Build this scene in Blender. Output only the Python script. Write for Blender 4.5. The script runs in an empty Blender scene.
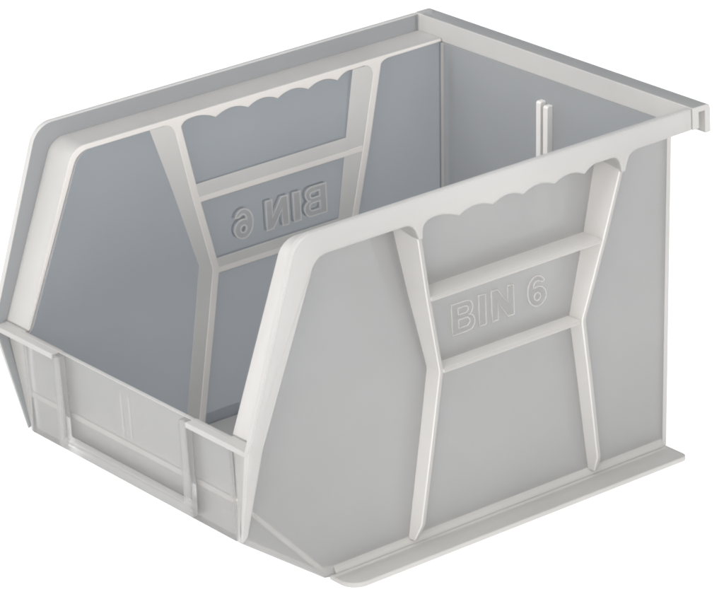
import bpy, bmesh, math
from mathutils import Vector, Matrix

scene = bpy.context.scene
COL = scene.collection
MM = 0.001

# ------------------------------------------------------------------ materials
def plastic(name, scatter, tint, clear, rough=0.38, gloss_rough=0.3, back=0.5, mottling=0.075, spec=1.45, through=0.0):
    """Frosted natural polypropylene: scattered light + rough see-through + soft sheen."""
    m = bpy.data.materials.new(name); m.use_nodes = True
    n = m.node_tree.nodes; l = m.node_tree.links; n.clear()
    out = n.new('ShaderNodeOutputMaterial')
    tc = n.new('ShaderNodeTexCoord')
    noi = n.new('ShaderNodeTexNoise'); noi.inputs['Scale'].default_value = 8; noi.inputs['Detail'].default_value = 5
    l.new(tc.outputs['Object'], noi.inputs['Vector'])
    ramp = n.new('ShaderNodeValToRGB')
    ramp.color_ramp.elements[0].position = .3; ramp.color_ramp.elements[1].position = .7
    a = 1 - mottling; b = 1 + mottling
    ramp.color_ramp.elements[0].color = (scatter[0]*a, scatter[1]*a, scatter[2]*a, 1)
    ramp.color_ramp.elements[1].color = (scatter[0]*b, scatter[1]*b, scatter[2]*b, 1)
    l.new(noi.outputs['Fac'], ramp.inputs['Fac'])
    dif = n.new('ShaderNodeBsdfDiffuse'); trl = n.new('ShaderNodeBsdfTranslucent')
    l.new(ramp.outputs['Color'], dif.inputs['Color']); l.new(ramp.outputs['Color'], trl.inputs['Color'])
    sc = n.new('ShaderNodeMixShader'); sc.inputs[0].default_value = back
    l.new(dif.outputs[0], sc.inputs[1]); l.new(trl.outputs[0], sc.inputs[2])
    ref = n.new('ShaderNodeBsdfRefraction'); ref.inputs['Color'].default_value = (*tint, 1)
    ref.inputs['Roughness'].default_value = rough; ref.inputs['IOR'].default_value = 1.03
    mx = n.new('ShaderNodeMixShader'); mx.inputs[0].default_value = clear
    tr = n.new('ShaderNodeBsdfTransparent'); tr.inputs['Color'].default_value = (*tint, 1)
    see = n.new('ShaderNodeMixShader'); see.inputs[0].default_value = through
    l.new(ref.outputs[0], see.inputs[1]); l.new(tr.outputs[0], see.inputs[2])
    l.new(sc.outputs[0], mx.inputs[1]); l.new(see.outputs[0], mx.inputs[2])
    # fine moulding grain
    fine = n.new('ShaderNodeTexNoise'); fine.inputs['Scale'].default_value = 900; fine.inputs['Detail'].default_value = 2
    l.new(tc.outputs['Object'], fine.inputs['Vector'])
    bump = n.new('ShaderNodeBump'); bump.inputs['Strength'].default_value = .06; bump.inputs['Distance'].default_value = .0003
    l.new(fine.outputs['Fac'], bump.inputs['Height'])
    gl = n.new('ShaderNodeBsdfGlossy'); gl.inputs['Roughness'].default_value = gloss_rough
    l.new(bump.outputs[0], gl.inputs['Normal']); l.new(bump.outputs[0], dif.inputs['Normal'])
    fr = n.new('ShaderNodeFresnel'); fr.inputs['IOR'].default_value = spec
    fin = n.new('ShaderNodeMixShader')
    l.new(fr.outputs[0], fin.inputs[0]); l.new(mx.outputs[0], fin.inputs[1]); l.new(gl.outputs[0], fin.inputs[2])
    l.new(fin.outputs[0], out.inputs['Surface'])
    return m

PANEL = plastic('clear_panel_plastic', (.53, .525, .515), (.90, .91, .92), .36, rough=.45, back=.5, gloss_rough=.42, spec=1.36)
THICK = plastic('milky_moulded_plastic', (.80, .78, .76), (.95, .94, .93), .18, rough=.42, back=.22, gloss_rough=.4, spec=1.36)
PLATE = plastic('shaded_rim_plastic', (.21, .216, .222), (.86, .88, .90), .25, back=.12, gloss_rough=.42, spec=1.36)  # shade painted into the rim strip's inward faces
CORE = plastic('dense_rib_plastic', (.80, .765, .735), (.9, .9, .9), .10, back=.2, gloss_rough=.4, spec=1.36)
SHOW_THROUGH = plastic('show_through_plastic', (.64, .63, .615), (.9, .9, .9), .12, back=.2, gloss_rough=.4, spec=1.36)  # pale tone of ribs and letters as they show through the wall
STRIP = plastic('lit_strip_plastic', (.575, .57, .56), (.96, .96, .96), .32, back=.3, gloss_rough=.34, spec=1.42, through=.7)  # brightness of the lit outer rim face put into the colour
GLYPH = plastic('letter_through_plastic', (.50, .51, .52), (.9, .9, .9), .10, back=.3, gloss_rough=.4, spec=1.36)  # letter tone as it shows through the wall, covering outline shadows
FRONT = plastic('clear_front_plastic', (.52, .512, .504), (.96, .96, .96), .64, back=.4, gloss_rough=.42, spec=1.36, through=1.0)
LETTER = plastic('clear_letter_plastic', (.74, .725, .71), (.97, .97, .97), .30, back=.5, gloss_rough=.3, spec=1.45, through=1.0)
INNER = plastic('shaded_inside_plastic', (.265, .286, .315), (.84, .87, .90), .27, back=.35, gloss_rough=.42, spec=1.36)  # interior shade and its bluish cast put into the colour
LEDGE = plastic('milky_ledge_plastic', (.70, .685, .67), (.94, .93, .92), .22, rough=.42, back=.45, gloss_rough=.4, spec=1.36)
INSIDE = plastic('shaded_back_plastic', (.36, .37, .382), (.84, .87, .90), .27, back=.35, gloss_rough=.42, spec=1.36)  # interior shade put into the back wall's colour
SEMI = plastic('cloudy_rib_plastic', (.60, .585, .565), (.90, .90, .90), .36, rough=.42, back=.3, gloss_rough=.4, spec=1.36)

def glowing_ground():  # ground given an added glow that keeps it white and shadowless
    m = bpy.data.materials.new('glowing_white_ground'); m.use_nodes = True
    n = m.node_tree.nodes; l = m.node_tree.links; n.clear()
    out = n.new('ShaderNodeOutputMaterial')
    tc = n.new('ShaderNodeTexCoord'); noi = n.new('ShaderNodeTexNoise'); noi.inputs['Scale'].default_value = 3
    l.new(tc.outputs['Object'], noi.inputs['Vector'])
    mr = n.new('ShaderNodeMapRange'); mr.inputs['To Min'].default_value = 1.03; mr.inputs['To Max'].default_value = 1.07
    l.new(noi.outputs['Fac'], mr.inputs['Value'])
    em = n.new('ShaderNodeEmission'); em.inputs['Color'].default_value = (1, 1, 1, 1)
    l.new(mr.outputs[0], em.inputs['Strength'])
    df = n.new('ShaderNodeBsdfDiffuse'); df.inputs['Color'].default_value = (.3, .3, .3, 1)
    ad = n.new('ShaderNodeAddShader')
    l.new(em.outputs[0], ad.inputs[0]); l.new(df.outputs[0], ad.inputs[1]); l.new(ad.outputs[0], out.inputs['Surface'])
    return m
TABLE = glowing_ground()

# ------------------------------------------------------------------ helpers
def arc(c, r, a0, a1, n=10):
    return [(c[0] + r*math.cos(math.radians(a0 + (a1-a0)*i/n)), c[1] + r*math.sin(math.radians(a0 + (a1-a0)*i/n))) for i in range(n+1)]

def fillet(path, k, r, n=10):
    """round the corner k of an open polyline"""
    p0, p, p1 = (Vector(path[i]) for i in (k-1, k, k+1))
    u = (p0-p).normalized(); v = (p1-p).normalized()
    ang = u.angle(v); d = r/math.tan(ang/2)
    a = p+u*d; b = p+v*d
    c = p+(u+v).normalized()*(r/math.sin(ang/2))
    a0 = math.atan2(a.y-c.y, a.x-c.x); a1 = math.atan2(b.y-c.y, b.x-c.x)
    while a1-a0 > math.pi: a1 -= 2*math.pi
    while a1-a0 < -math.pi: a1 += 2*math.pi
    pts = [(c.x+r*math.cos(a0+(a1-a0)*i/n), c.y+r*math.sin(a0+(a1-a0)*i/n)) for i in range(n+1)]
    return list(path[:k])+pts+list(path[k+1:])

def obj(name, bm, mat, parent=None, bevel=.5, seg=3, second=None, where=None, third=None, where3=None, smooth=False):
    """link one bmesh as one object; faces whose normal passes where() get the second material"""
    bmesh.ops.remove_doubles(bm, verts=bm.verts, dist=1e-4)
    bmesh.ops.recalc_face_normals(bm, faces=bm.faces)
    bm.normal_update()
    if second:
        for f in bm.faces:
            if where(f.normal): f.material_index = 1
            elif third and where3(f.normal): f.material_index = 2
    bmesh.ops.scale(bm, vec=(MM, MM, MM), verts=bm.verts)
    me = bpy.data.meshes.new(name); bm.to_mesh(me); bm.free()
    me.materials.append(mat)
    for m2 in (second, third):
        if m2: me.materials.append(m2)
    for p in me.polygons: p.use_smooth = bool(bevel) or smooth
    o = bpy.data.objects.new(name, me); COL.objects.link(o)
    if parent: o.parent = parent
    if bevel:
        b = o.modifiers.new('bevel', 'BEVEL'); b.width = bevel*MM; b.segments = seg
        b.limit_method = 'ANGLE'; b.angle_limit = math.radians(38); b.harden_normals = True
        b.use_clamp_overlap = True
    return o

def prism(bm, pts, a, b, axis='x'):
    """extrude a 2D outline: axis x -> pts are (y,z); y -> (x,z); z -> (x,y)"""
    def mk(p, t):
        return {'x': (t, p[0], p[1]), 'y': (p[0], t, p[1]), 'z': (p[0], p[1], t)}[axis]
    lo = [bm.verts.new(mk(p, a)) for p in pts]; hi = [bm.verts.new(mk(p, b)) for p in pts]
    bm.faces.new(lo); bm.faces.new(hi[::-1])
    k = len(pts)
    for i in range(k):
        bm.faces.new((lo[i], lo[(i+1) % k], hi[(i+1) % k], hi[i]))

def loft(bm, rings):
    vs = [[bm.verts.new(p) for p in r] for r in rings]
    k = len(rings[0])
    bm.faces.new(vs[0]); bm.faces.new(vs[-1][::-1])
    for A, B in zip(vs, vs[1:]):
        for i in range(k):
            bm.faces.new((A[i], A[(i+1) % k], B[(i+1) % k], B[i]))

def box(bm, x0, x1, y0, y1, z0, z1):
    prism(bm, [(x0, y0), (x1, y0), (x1, y1), (x0, y1)], z0, z1, 'z')

# ------------------------------------------------------------------ dimensions (mm)
W = 104.8; H = 179.7
XI, XO = 83.4, 86.0            # side wall inner / outer face
TS = 3.4                       # thickness of the upright rim strip
ZR = 86.5                      # top of the low front wall
def y_back(z): return 257.6 + 8.0*(z-5)/165.0      # inner face of the drafted back wall

bin_root = bpy.data.objects.new('storage_bin', None); COL.objects.link(bin_root)
bin_root['label'] = 'translucent frosted plastic stacking bin with open hopper front, ribbed sides and BIN 6 lettering'
bin_root['category'] = 'storage bin'
bin_root.empty_display_size = .05

# ---- rim paths in the (y,z) plane, running from the back to the front and down the hopper slope
outer_path = fillet([(264.9, H), (33.0, H), (0.0, ZR)], 1, 13, 14)
def low_path(scallop):
    back = [(264.9, 168.9)]
    if scallop:
        back += [(230.5, 168.6), (228.0, 168.0), (226.2, 166.8), (224.9, 164.8), (223.7, 161.0), (223.2, 159.4), (220.5, 159.4), (220.6, 161.5), (220.0, 164.4), (218.9, 166.4), (217.4, 167.6), (215.2, 168.1)]
        cusps = [207.6, 198.5, 180.3, 161.5, 143.5, 124.0, 107.5]
        for i in range(len(cusps)-1):
            a, b = cusps[i], cusps[i+1]
            za = 168.0 if i == 0 else 164.6
            zb = 164.6 if i < len(cusps)-2 else 167.8
            hgt = 1.2 if i == 0 else 2.6
            if i == len(cusps)-2: hgt = 1.5
            for k in range(0 if i == 0 else 1, 11):
                t = k/10
                back.append((a+(b-a)*t, za+(zb-za)*t + hgt*(1-(2*t-1)**2)))
        back += [(105.6, 167.2), (104.0, 165.8), (103.2, 163.6), (103.0, 161.0), (103.3, 159.4), (100.6, 159.4), (100.0, 161.4), (98.8, 164.4), (97.4, 166.3), (95.6, 167.5), (93.0, 167.9)]
    front = [(60.0, 167.9), (43.4, 167.8), (8.6, ZR)]
    front = fillet([(90.0, 167.9)]+front[1:], 1, 9, 12)
    return back+front[1:]
LOW = low_path(True)

def side_of(s):
    mir = Matrix.Scale(s, 4, (1, 0, 0))
    def put(name, bm, mat, parent, **k):
        bm.transform(mir)
        return obj(name, bm, mat, parent, **k)

    # side wall panel
    bm = bmesh.new()
    outline = [(y_back(4)+.5, 2.2), (53.5, 1.2), (51.0, 1.6), (5.6, 34.6), (6.6, 60), (7.0, 84.0), (10.6, 88.0), (42.4, 163.0), (46.6, 167.0), (50.0, 168.4), (y_back(168)+.5, 169.0)]
    prism(bm, outline, XI, XO)
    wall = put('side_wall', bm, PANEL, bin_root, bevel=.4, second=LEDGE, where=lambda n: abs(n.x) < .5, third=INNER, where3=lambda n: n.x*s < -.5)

    # rim: ledge + upright strip + tapering nose below the front edge
    bm = bmesh.new()
    prism(bm, outer_path+LOW[::-1], W-TS, W)
    end = [v for v in bm.verts if abs(v.co.z-ZR) < .01]
    for f in [f for f in bm.faces if all(v in end for v in f.verts)]: bm.faces.remove(f)
    q = sorted(end, key=lambda v: math.atan2(v.co.y-4, v.co.x-(W-TS/2)))
    keep = [(v.co.x > W-TS/2, v.co.y < 4) for v in q]
    for t in (.33, .66, 1):
        xo = W+(88.2-W)*t; z = ZR+(35.0-ZR)*t; yf = 5.0*t; th = TS-1.6*t
        nq = [bm.verts.new((xo if outer else xo-th, yf if frontal else 8.6, z+(0 if frontal else 2.5*t))) for outer, frontal in keep]
        for i in range(4): bm.faces.new((q[i], q[(i+1) % 4], nq[(i+1) % 4], nq[i]))
        q = nq
    bm.faces.new(q)
    bmesh.ops.delete(bm, geom=[v for v in bm.verts if not v.link_faces], context='VERTS')
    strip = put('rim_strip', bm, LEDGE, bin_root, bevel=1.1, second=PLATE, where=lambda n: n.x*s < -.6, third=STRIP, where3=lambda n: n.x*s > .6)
    bm = bmesh.new()
    ledge_top = fillet([(264.85, 170.9), (40.6, 170.9), (7.1, ZR+.4)], 1, 11, 12)
    prism(bm, ledge_top+LOW[::-1], XI-.35, W-TS+.9)
    put('rim_ledge', bm, LEDGE, strip, bevel=.6, second=CORE, where=lambda n: n.x*s < -.6)
    bm = bmesh.new()
    rings = []
    for t in (0, .33, .66, 1):
        xo = W+(88.2-W)*t; z = ZR+.2+(35.0-ZR)*t; yb = 8.5; xin = XI+.6+1.0*t
        rings.append([(xo-1.2, yb, z+2.5*t), (xin, yb, z+2.5*t), (xin, yb-2.2, z+2.5*t), (xo-1.2, yb-2.2, z+2.5*t)])
    loft(bm, rings)
    put('rim_nose', bm, SEMI, strip, bevel=.3)

    # ribs: outer edge leans in towards the bottom
    def xr(z): return 95.0+(z-87)*9.6/81 if z > 87 else 94.0+(z-14)*1.0/73 if z > 14 else 90.0+(z-5)*4.0/9
    def upright(pts, th=2.8):
        bm = bmesh.new(); rings = []
        for y, z in pts:
            rings.append([(XI-.4, y, z), (xr(z), y+.5, z), (xr(z), y+th-.3, z), (XI-.4, y+4.8, z)])
        loft(bm, rings)
        return put('rib', bm, THICK, wall, bevel=.8, second=CORE, where=lambda n: n.x*s < -.6, third=SEMI, where3=lambda n: n.x*s > .6)
    upright([(98.4, 168.2), (106.6, 127), (115.3, 88.4), (115.4, 86.6), (110.5, 60), (101.6, 14), (99.9, 5.0)], 3.3)
    upright([(222.0, 168.6), (212.0, 127), (201.7, 88.4), (201.6, 86.6), (204.6, 60), (209.2, 14), (210.2, 5.0)], 3.3)
    for zt, y0, y1 in ((127.3, 109.5, 212.1), (87.9, 118.4, 201.5)):
        bm = bmesh.new()
        loft(bm, [[(XI-.33, y, zt), (xr(zt)-.2, y, zt+.4), (xr(zt)-.2, y, zt-1.7), (XI-.33, y, zt-3.6)] for y in (y0, y1)])
        put('rib', bm, THICK, wall, bevel=.6, second=CORE, where=lambda n: n.x*s < -.6, third=SEMI, where3=lambda n: n.x*s > .6)

    # added pale bands on the inner face, imitating ribs showing through the wall
    def through_band(poly, rise=.22):
        bm = bmesh.new(); prism(bm, poly, XI-rise, XI-.02)
        put('rib_show_through', bm, SHOW_THROUGH, wall, bevel=.12)
    def shift(y, z):
        d = xr(z)-XI
        return (y-.64*d, min(z+.36*d, 168.2))
    def strip_through(pts):
        through_band([(y+.8, z) for y, z in pts] + [shift(y, z) for y, z in pts][::-1])
    strip_through([(98.6, 167.9), (106.6, 127), (115.4, 87.5), (110.5, 60), (101.6, 14), (100.4, 8.0)])
    strip_through([(221.8, 167.9), (212.0, 127), (201.6, 87.5), (204.6, 60), (209.2, 14), (210.0, 8.0)])
    for zt, y0, y1 in ((127.3, 111.6, 203.4), (87.9, 120.4, 196.4)):
        d = xr(zt)-XI
        through_band([(y0, zt-.8), (y1, zt-.8), (y1-.1*d, zt+.40*d), (y0-.3*d, zt+.40*d)], .28)

    # foot runner
    bm = bmesh.new()
    pts = [(XO-.2, 53.6)] + arc((103.2-9, 53.6+9), 9, -90, 0, 12) + arc((103.2-3.5, 259.6-3.5), 3.5, 0, 90, 8) + [(XO-.2, 259.6)]
    prism(bm, pts, 0, 2.6, 'z')
    put('foot_runner', bm, LEDGE, bin_root, bevel=.6, second=SEMI, where=lambda n: abs(n.z) > .6)

    bm = bmesh.new()
    prism(bm, [(XO-.3, 2.5), (XO+2.0, 2.5), (XO+2.0, 3.4), (XO+.8, 5.4), (XO-.3, 6.6)], 56.0, 257.8, 'y')
    put('base_bead', bm, SEMI, wall, bevel=.6)

    # raised outline lettering, reading from outside
    def P(y, z):  # y along the letter line, z up
        return (y, z)
    loops = []
    def B(x, w, h):
        r1 = h*.27; r2 = h*.25; s = 3.9
        lo = [(x, 0)]+[(x+w-r1+r1*math.cos(a), r1+r1*math.sin(a)) for a in [math.radians(-90+i*15) for i in range(13)]]
        hi = [(x+w-.9-r2+r2*math.cos(a), h-r2+r2*math.sin(a)) for a in [math.radians(-75+i*15) for i in range(12)]]
        loops.append(lo[:-1]+[(x+w-r1+.6, h*.53)]+hi+[(x, h)])
        for zb, zt, ww in ((2.7, h*.53-1.2, w-2.9), (h*.53+1.3, h-2.6, w-3.6)):
            r = (zt-zb)/2
            loops.append([(x+s, zb)]+[(x+ww-r+r*math.cos(a), zb+r+r*math.sin(a)) for a in [math.radians(-90+i*22.5) for i in range(9)]]+[(x+s, zt)])
    h = 15.2
    B(0, 13.6, h)
    loops.append([(16.2, 0), (20.3, 0), (20.3, h), (16.2, h)])
    loops.append([(23.8, 0), (27.5, 0), (27.5, 8.8), (33.3, 0), (37.2, 0), (37.2, h), (33.5, h), (33.5, 6.3), (27.7, h), (23.8, h)])
    o = 45.6
    def el(cx, cz, rx, rz, a0, a1, n): return [(o+cx+rx*math.cos(math.radians(a0+(a1-a0)*i/n)), cz+rz*math.sin(math.radians(a0+(a1-a0)*i/n))) for i in range(n+1)]
    loops.append(el(5.7, 7.6, 5.7, 7.6, 32, 258, 22)+el(5.9, 4.9, 5.3, 4.9, -90, 118, 20)+el(6.2, 9.9, 2.5, 2.7, 190, 35, 10))
    loops.append(el(5.8, 4.8, 1.9, 2.0, 0, 340, 16))
    cu = bpy.data.curves.new('lettering', 'CURVE'); cu.dimensions = '3D'; cu.bevel_depth = .5; cu.bevel_resolution = 2; cu.use_fill_caps = True
    for lp in loops:
        sp = cu.splines.new('POLY'); sp.points.add(len(lp)-1); sp.use_cyclic_u = True
        for q, (a, b) in zip(sp.points, lp):
            yy = 131.4+a if s > 0 else 131.0+56.6-a
            q.co = (XO-.10, yy, 98.3+b, 1)
    tmp = bpy.data.objects.new('lettering_curve', cu); COL.objects.link(tmp)
    dg = bpy.context.evaluated_depsgraph_get(); me = bpy.data.meshes.new_from_object(tmp.evaluated_get(dg))
    bm = bmesh.new(); bm.from_mesh(me)
    bpy.data.objects.remove(tmp); bpy.data.curves.remove(cu); bpy.data.meshes.remove(me)
    put('raised_lettering', bm, LETTER, wall, bevel=0, smooth=True)
    # added inner bands and plates, imitating the letters showing through the wall
    bm = bmesh.new()
    for lp in loops:
        k = len(lp); mid = []
        for i in range(k):
            p0, p1, p2 = Vector(lp[i-1]), Vector(lp[i]), Vector(lp[(i+1) % k])
            d1 = (p1-p0).normalized(); d2 = (p2-p1).normalized()
            n1 = Vector((-d1.y, d1.x)); n2 = Vector((-d2.y, d2.x))
            m = n1+n2
            m = n1 if m.length < .3 else m.normalized()/max(.8, m.normalized().dot(n1))
            mid.append((p1, m))
        ring = []
        for p1, m in mid:
            vs_ = []
            for off, x in ((-.42, XI-.02), (-.42, XI-.12), (.42, XI-.12), (.42, XI-.02)):
                q = p1+m*off
                yy = 131.4+q.x if s > 0 else 131.0+56.6-q.x
                vs_.append(bm.verts.new((x-.007*(len(ring) % 5), yy, 98.3+q.y)))
            ring.append(vs_)
        for i in range(k):
            A, B_ = ring[i], ring[(i+1) % k]
            for j in range(4): bm.faces.new((A[j], A[(j+1) % 4], B_[(j+1) % 4], B_[j]))
    put('letter_outline_through', bm, SHOW_THROUGH, wall, bevel=0)
    for group in ((0, 1, 2), (3,), (4,), (5, 6)):
        bm = bmesh.new(); edges = []
        for g in group:
            vs_ = [bm.verts.new((XI-.07, 131.4+a if s > 0 else 131.0+56.6-a, 98.3+b)) for a, b in loops[g]]
            edges += [bm.edges.new((vs_[i], vs_[(i+1) % len(vs_)])) for i in range(len(vs_))]
        r = bmesh.ops.triangle_fill(bm, edges=edges, use_beauty=True, use_dissolve=False)
        fs = [f for f in bm.faces]
        ex = bmesh.ops.extrude_face_region(bm, geom=fs)
        bmesh.ops.translate(bm, vec=(.04, 0, 0), verts=[v for v in ex['geom'] if isinstance(v, bmesh.types.BMVert)])
        put('letter_face_through', bm, GLYPH, wall, bevel=0)
    return wall

side_of(1); side_of(-1)

# ---- floor panel with the ramp that rises to the front wall
bm = bmesh.new()
prism(bm, [(6.4, 56.0), (50.5, 7.2), (54, 6.6), (y_back(6)+.2, 6.6), (y_back(5)+.2, 4.2), (52.0, 4.2), (49.0, 4.9), (6.4, 52.6)], -XO+.5, XO-.5)
prism(bm, [(5.9, 35.4), (52.4, 1.6), (52.4, 3.6), (7.2, 36.9)], -XI-.3, XI+.3)  # unseen plate added under the ramp to darken the side wall's corner
obj('floor_panel', bm, PANEL, bin_root, bevel=.3, second=CORE, where=lambda n: abs(n.x) > .6 or n.y < -.9)

# ---- back wall and hanging lip
bm = bmesh.new()
prism(bm, [(y_back(2), 2), (y_back(168.6), 168.6), (y_back(168.6)+3.0, 168.6), (y_back(2)+3.0, 2)], -XO-.4, XO+.4)
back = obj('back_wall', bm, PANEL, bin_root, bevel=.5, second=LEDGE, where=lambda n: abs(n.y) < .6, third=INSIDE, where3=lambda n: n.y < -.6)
bm = bmesh.new()
lip = [(265.3, 168.7), (269.4, 168.7), (269.4, H-3), (273.2, H-3), (273.2, 165.4), (276.6, 165.4), (276.6, H-2.4), (275.9, H-.7), (274.2, H), (265.3, H)]
prism(bm, lip, -W, W)
obj('hanging_lip', bm, LEDGE, bin_root, bevel=.5, second=PANEL, where=lambda n: n.z > .3)
def guide(x, zb, zt, y0, y1, parent):
    bm = bmesh.new(); box(bm, x, x+1.9, y0, y1, zb, zt)
    return obj('divider_guide', bm, CORE, parent, bevel=.35)
for x, zt in ((-5.9, 157.2), (-.6, 156.0)):
    bm = bmesh.new()
    prism(bm, [(y_back(6.7)-3.4, 6.7), (y_back(zt)-3.4, zt-.8), (y_back(zt)-2.6, zt), (y_back(zt)+.5, zt), (y_back(6.7)+.5, 6.7)], x, x+3.4)
    obj('divider_guide', bm, THICK, back, bevel=.35)

for q in (-1, 1):
    bm = bmesh.new()
    loft(bm, [[(q*(XI+.2), y_back(z)+.2, z), (q*(XI-1.2), y_back(z)+.2, z), (q*(XI-.6), y_back(z)-.6, z), (q*(XI+.2), y_back(z)-1.2, z)] for z in (6.8, 168.4)])
    obj('corner_fillet', bm, SEMI, back, bevel=.2)

# ---- front wall with label frame, rim ledges and divider guides
bm = bmesh.new()
prism(bm, [(3.9, ZR), (6.2, ZR), (6.6, 60), (7.0, 34.8), (5.0, 34.8)], -XI-.3, XI+.3)
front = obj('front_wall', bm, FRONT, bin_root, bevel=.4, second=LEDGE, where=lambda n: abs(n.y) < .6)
bm = bmesh.new()
L, R = -52.2, 56.0
prism(bm, [(L, ZR-.3), (L, 38.6), (R, 38.6), (R, ZR-.3), (R-5.6, ZR-.3), (R-5.6, 44.8), (L+5.6, 44.8), (L+5.6, ZR-.3)], .1, 4.6, 'y')
obj('label_frame', bm, FRONT, front, bevel=1.1)
for x0, x1 in ((-W+2.6, L-.05), (R+.05, W-2.6)):
    bm = bmesh.new(); box(bm, x0, x1, 0.1, 7.0, ZR-2.9, ZR-.1)
    obj('rim_ledge', bm, LEDGE, front, bevel=.6)
for x in (-5.6, .9):
    bm = bmesh.new()
    prism(bm, [(5.9, 80), (9.4, 79.2), (9.8, 52.8), (6.2, 56.6)], x, x+1.9)
    obj('divider_guide', bm, CORE, front, bevel=.35)

# ------------------------------------------------------------------ surface it stands on
bm = bmesh.new()
R_ = 12000
vs = [bm.verts.new((x*R_, y*R_, -.15)) for x, y in ((-1, -1), (1, -1), (1, 1), (-1, 1))]
bm.faces.new(vs)
tab = obj('table_surface', bm, TABLE, None, bevel=0)
tab['kind'] = 'structure'

# ------------------------------------------------------------------ camera
p = dict(cx=1383.822087766978, cy=-880.2317058731577, cz=791.8758023863095, yaw=0.9323121593728532, pit=0.3899798369596605,
         roll=-0.05483279278167069, f=3874.8472588682084, sx=4.265257082405065, sy=3.7322088202842667)
cam = bpy.data.cameras.new('camera'); co = bpy.data.objects.new('camera', cam); COL.objects.link(co)
ya, pi_, ro = p['yaw'], p['pit'], p['roll']
fw = Vector((-math.sin(ya)*math.cos(pi_), math.cos(ya)*math.cos(pi_), -math.sin(pi_)))
r = fw.cross(Vector((0, 0, 1))).normalized(); u = r.cross(fw)
r2 = math.cos(ro)*r+math.sin(ro)*u; u2 = -math.sin(ro)*r+math.cos(ro)*u
M = Matrix((r2, u2, -fw)).transposed().to_4x4(); M.translation = Vector((p['cx'], p['cy'], p['cz']))*MM
co.matrix_world = M
cam.sensor_fit = 'HORIZONTAL'; cam.sensor_width = 36; cam.lens = p['f']/724*36
cam.shift_x = -p['sx']/724; cam.shift_y = p['sy']/724
cam.clip_start = .01; cam.clip_end = 100
scene.camera = co

# ------------------------------------------------------------------ light
def softbox(name, loc, target, sx, sy, power, color):
    d = bpy.data.lights.new(name, 'AREA'); d.shape = 'RECTANGLE'; d.size = sx; d.size_y = sy; d.energy = power; d.color = color
    o = bpy.data.objects.new(name, d); COL.objects.link(o); o.location = loc
    o.rotation_euler = (Vector(target)-Vector(loc)).to_track_quat('-Z', 'Y').to_euler()
    return o
softbox('softbox_key', (1.75, .30, .5), (.1, .13, .08), .8, .8, 24, (1, .975, .94))
softbox('fill_right', (1.35, -1.2, .75), (.1, .13, .08), .8, .8, 14, (1, .975, .94))  # unseen fill lamp added to brighten the ribs' front sides
softbox('softbox_top', (.45, -.55, 1.65), (0, .13, .1), 1.0, 1.0, 20, (1, .98, .96))
softbox('softbox_front', (-.35, -1.8, 1.05), (0, .10, .08), 1.0, 1.0, 29, (1, .985, .96))
softbox('softbox_left', (-1.6, -.55, .75), (-.05, .12, .1), .8, .8, 10, (1, .985, .96))

w = bpy.data.worlds.new('World'); scene.world = w; w.use_nodes = True
bg = w.node_tree.nodes['Background']; bg.inputs[0].default_value = (.82, .91, 1, 1); bg.inputs[1].default_value = .40

scene.view_settings.view_transform = 'Standard'; scene.view_settings.look = 'None'
scene.view_settings.exposure = 0; scene.view_settings.gamma = 1
scene.render.engine = 'CYCLES'
c = scene.cycles
c.max_bounces = 20; c.transmission_bounces = 16; c.diffuse_bounces = 6; c.glossy_bounces = 4; c.transparent_max_bounces = 16
c.filter_width = 2.0; c.blur_glossy = .5; c.use_denoising = True; c.sample_clamp_indirect = 6
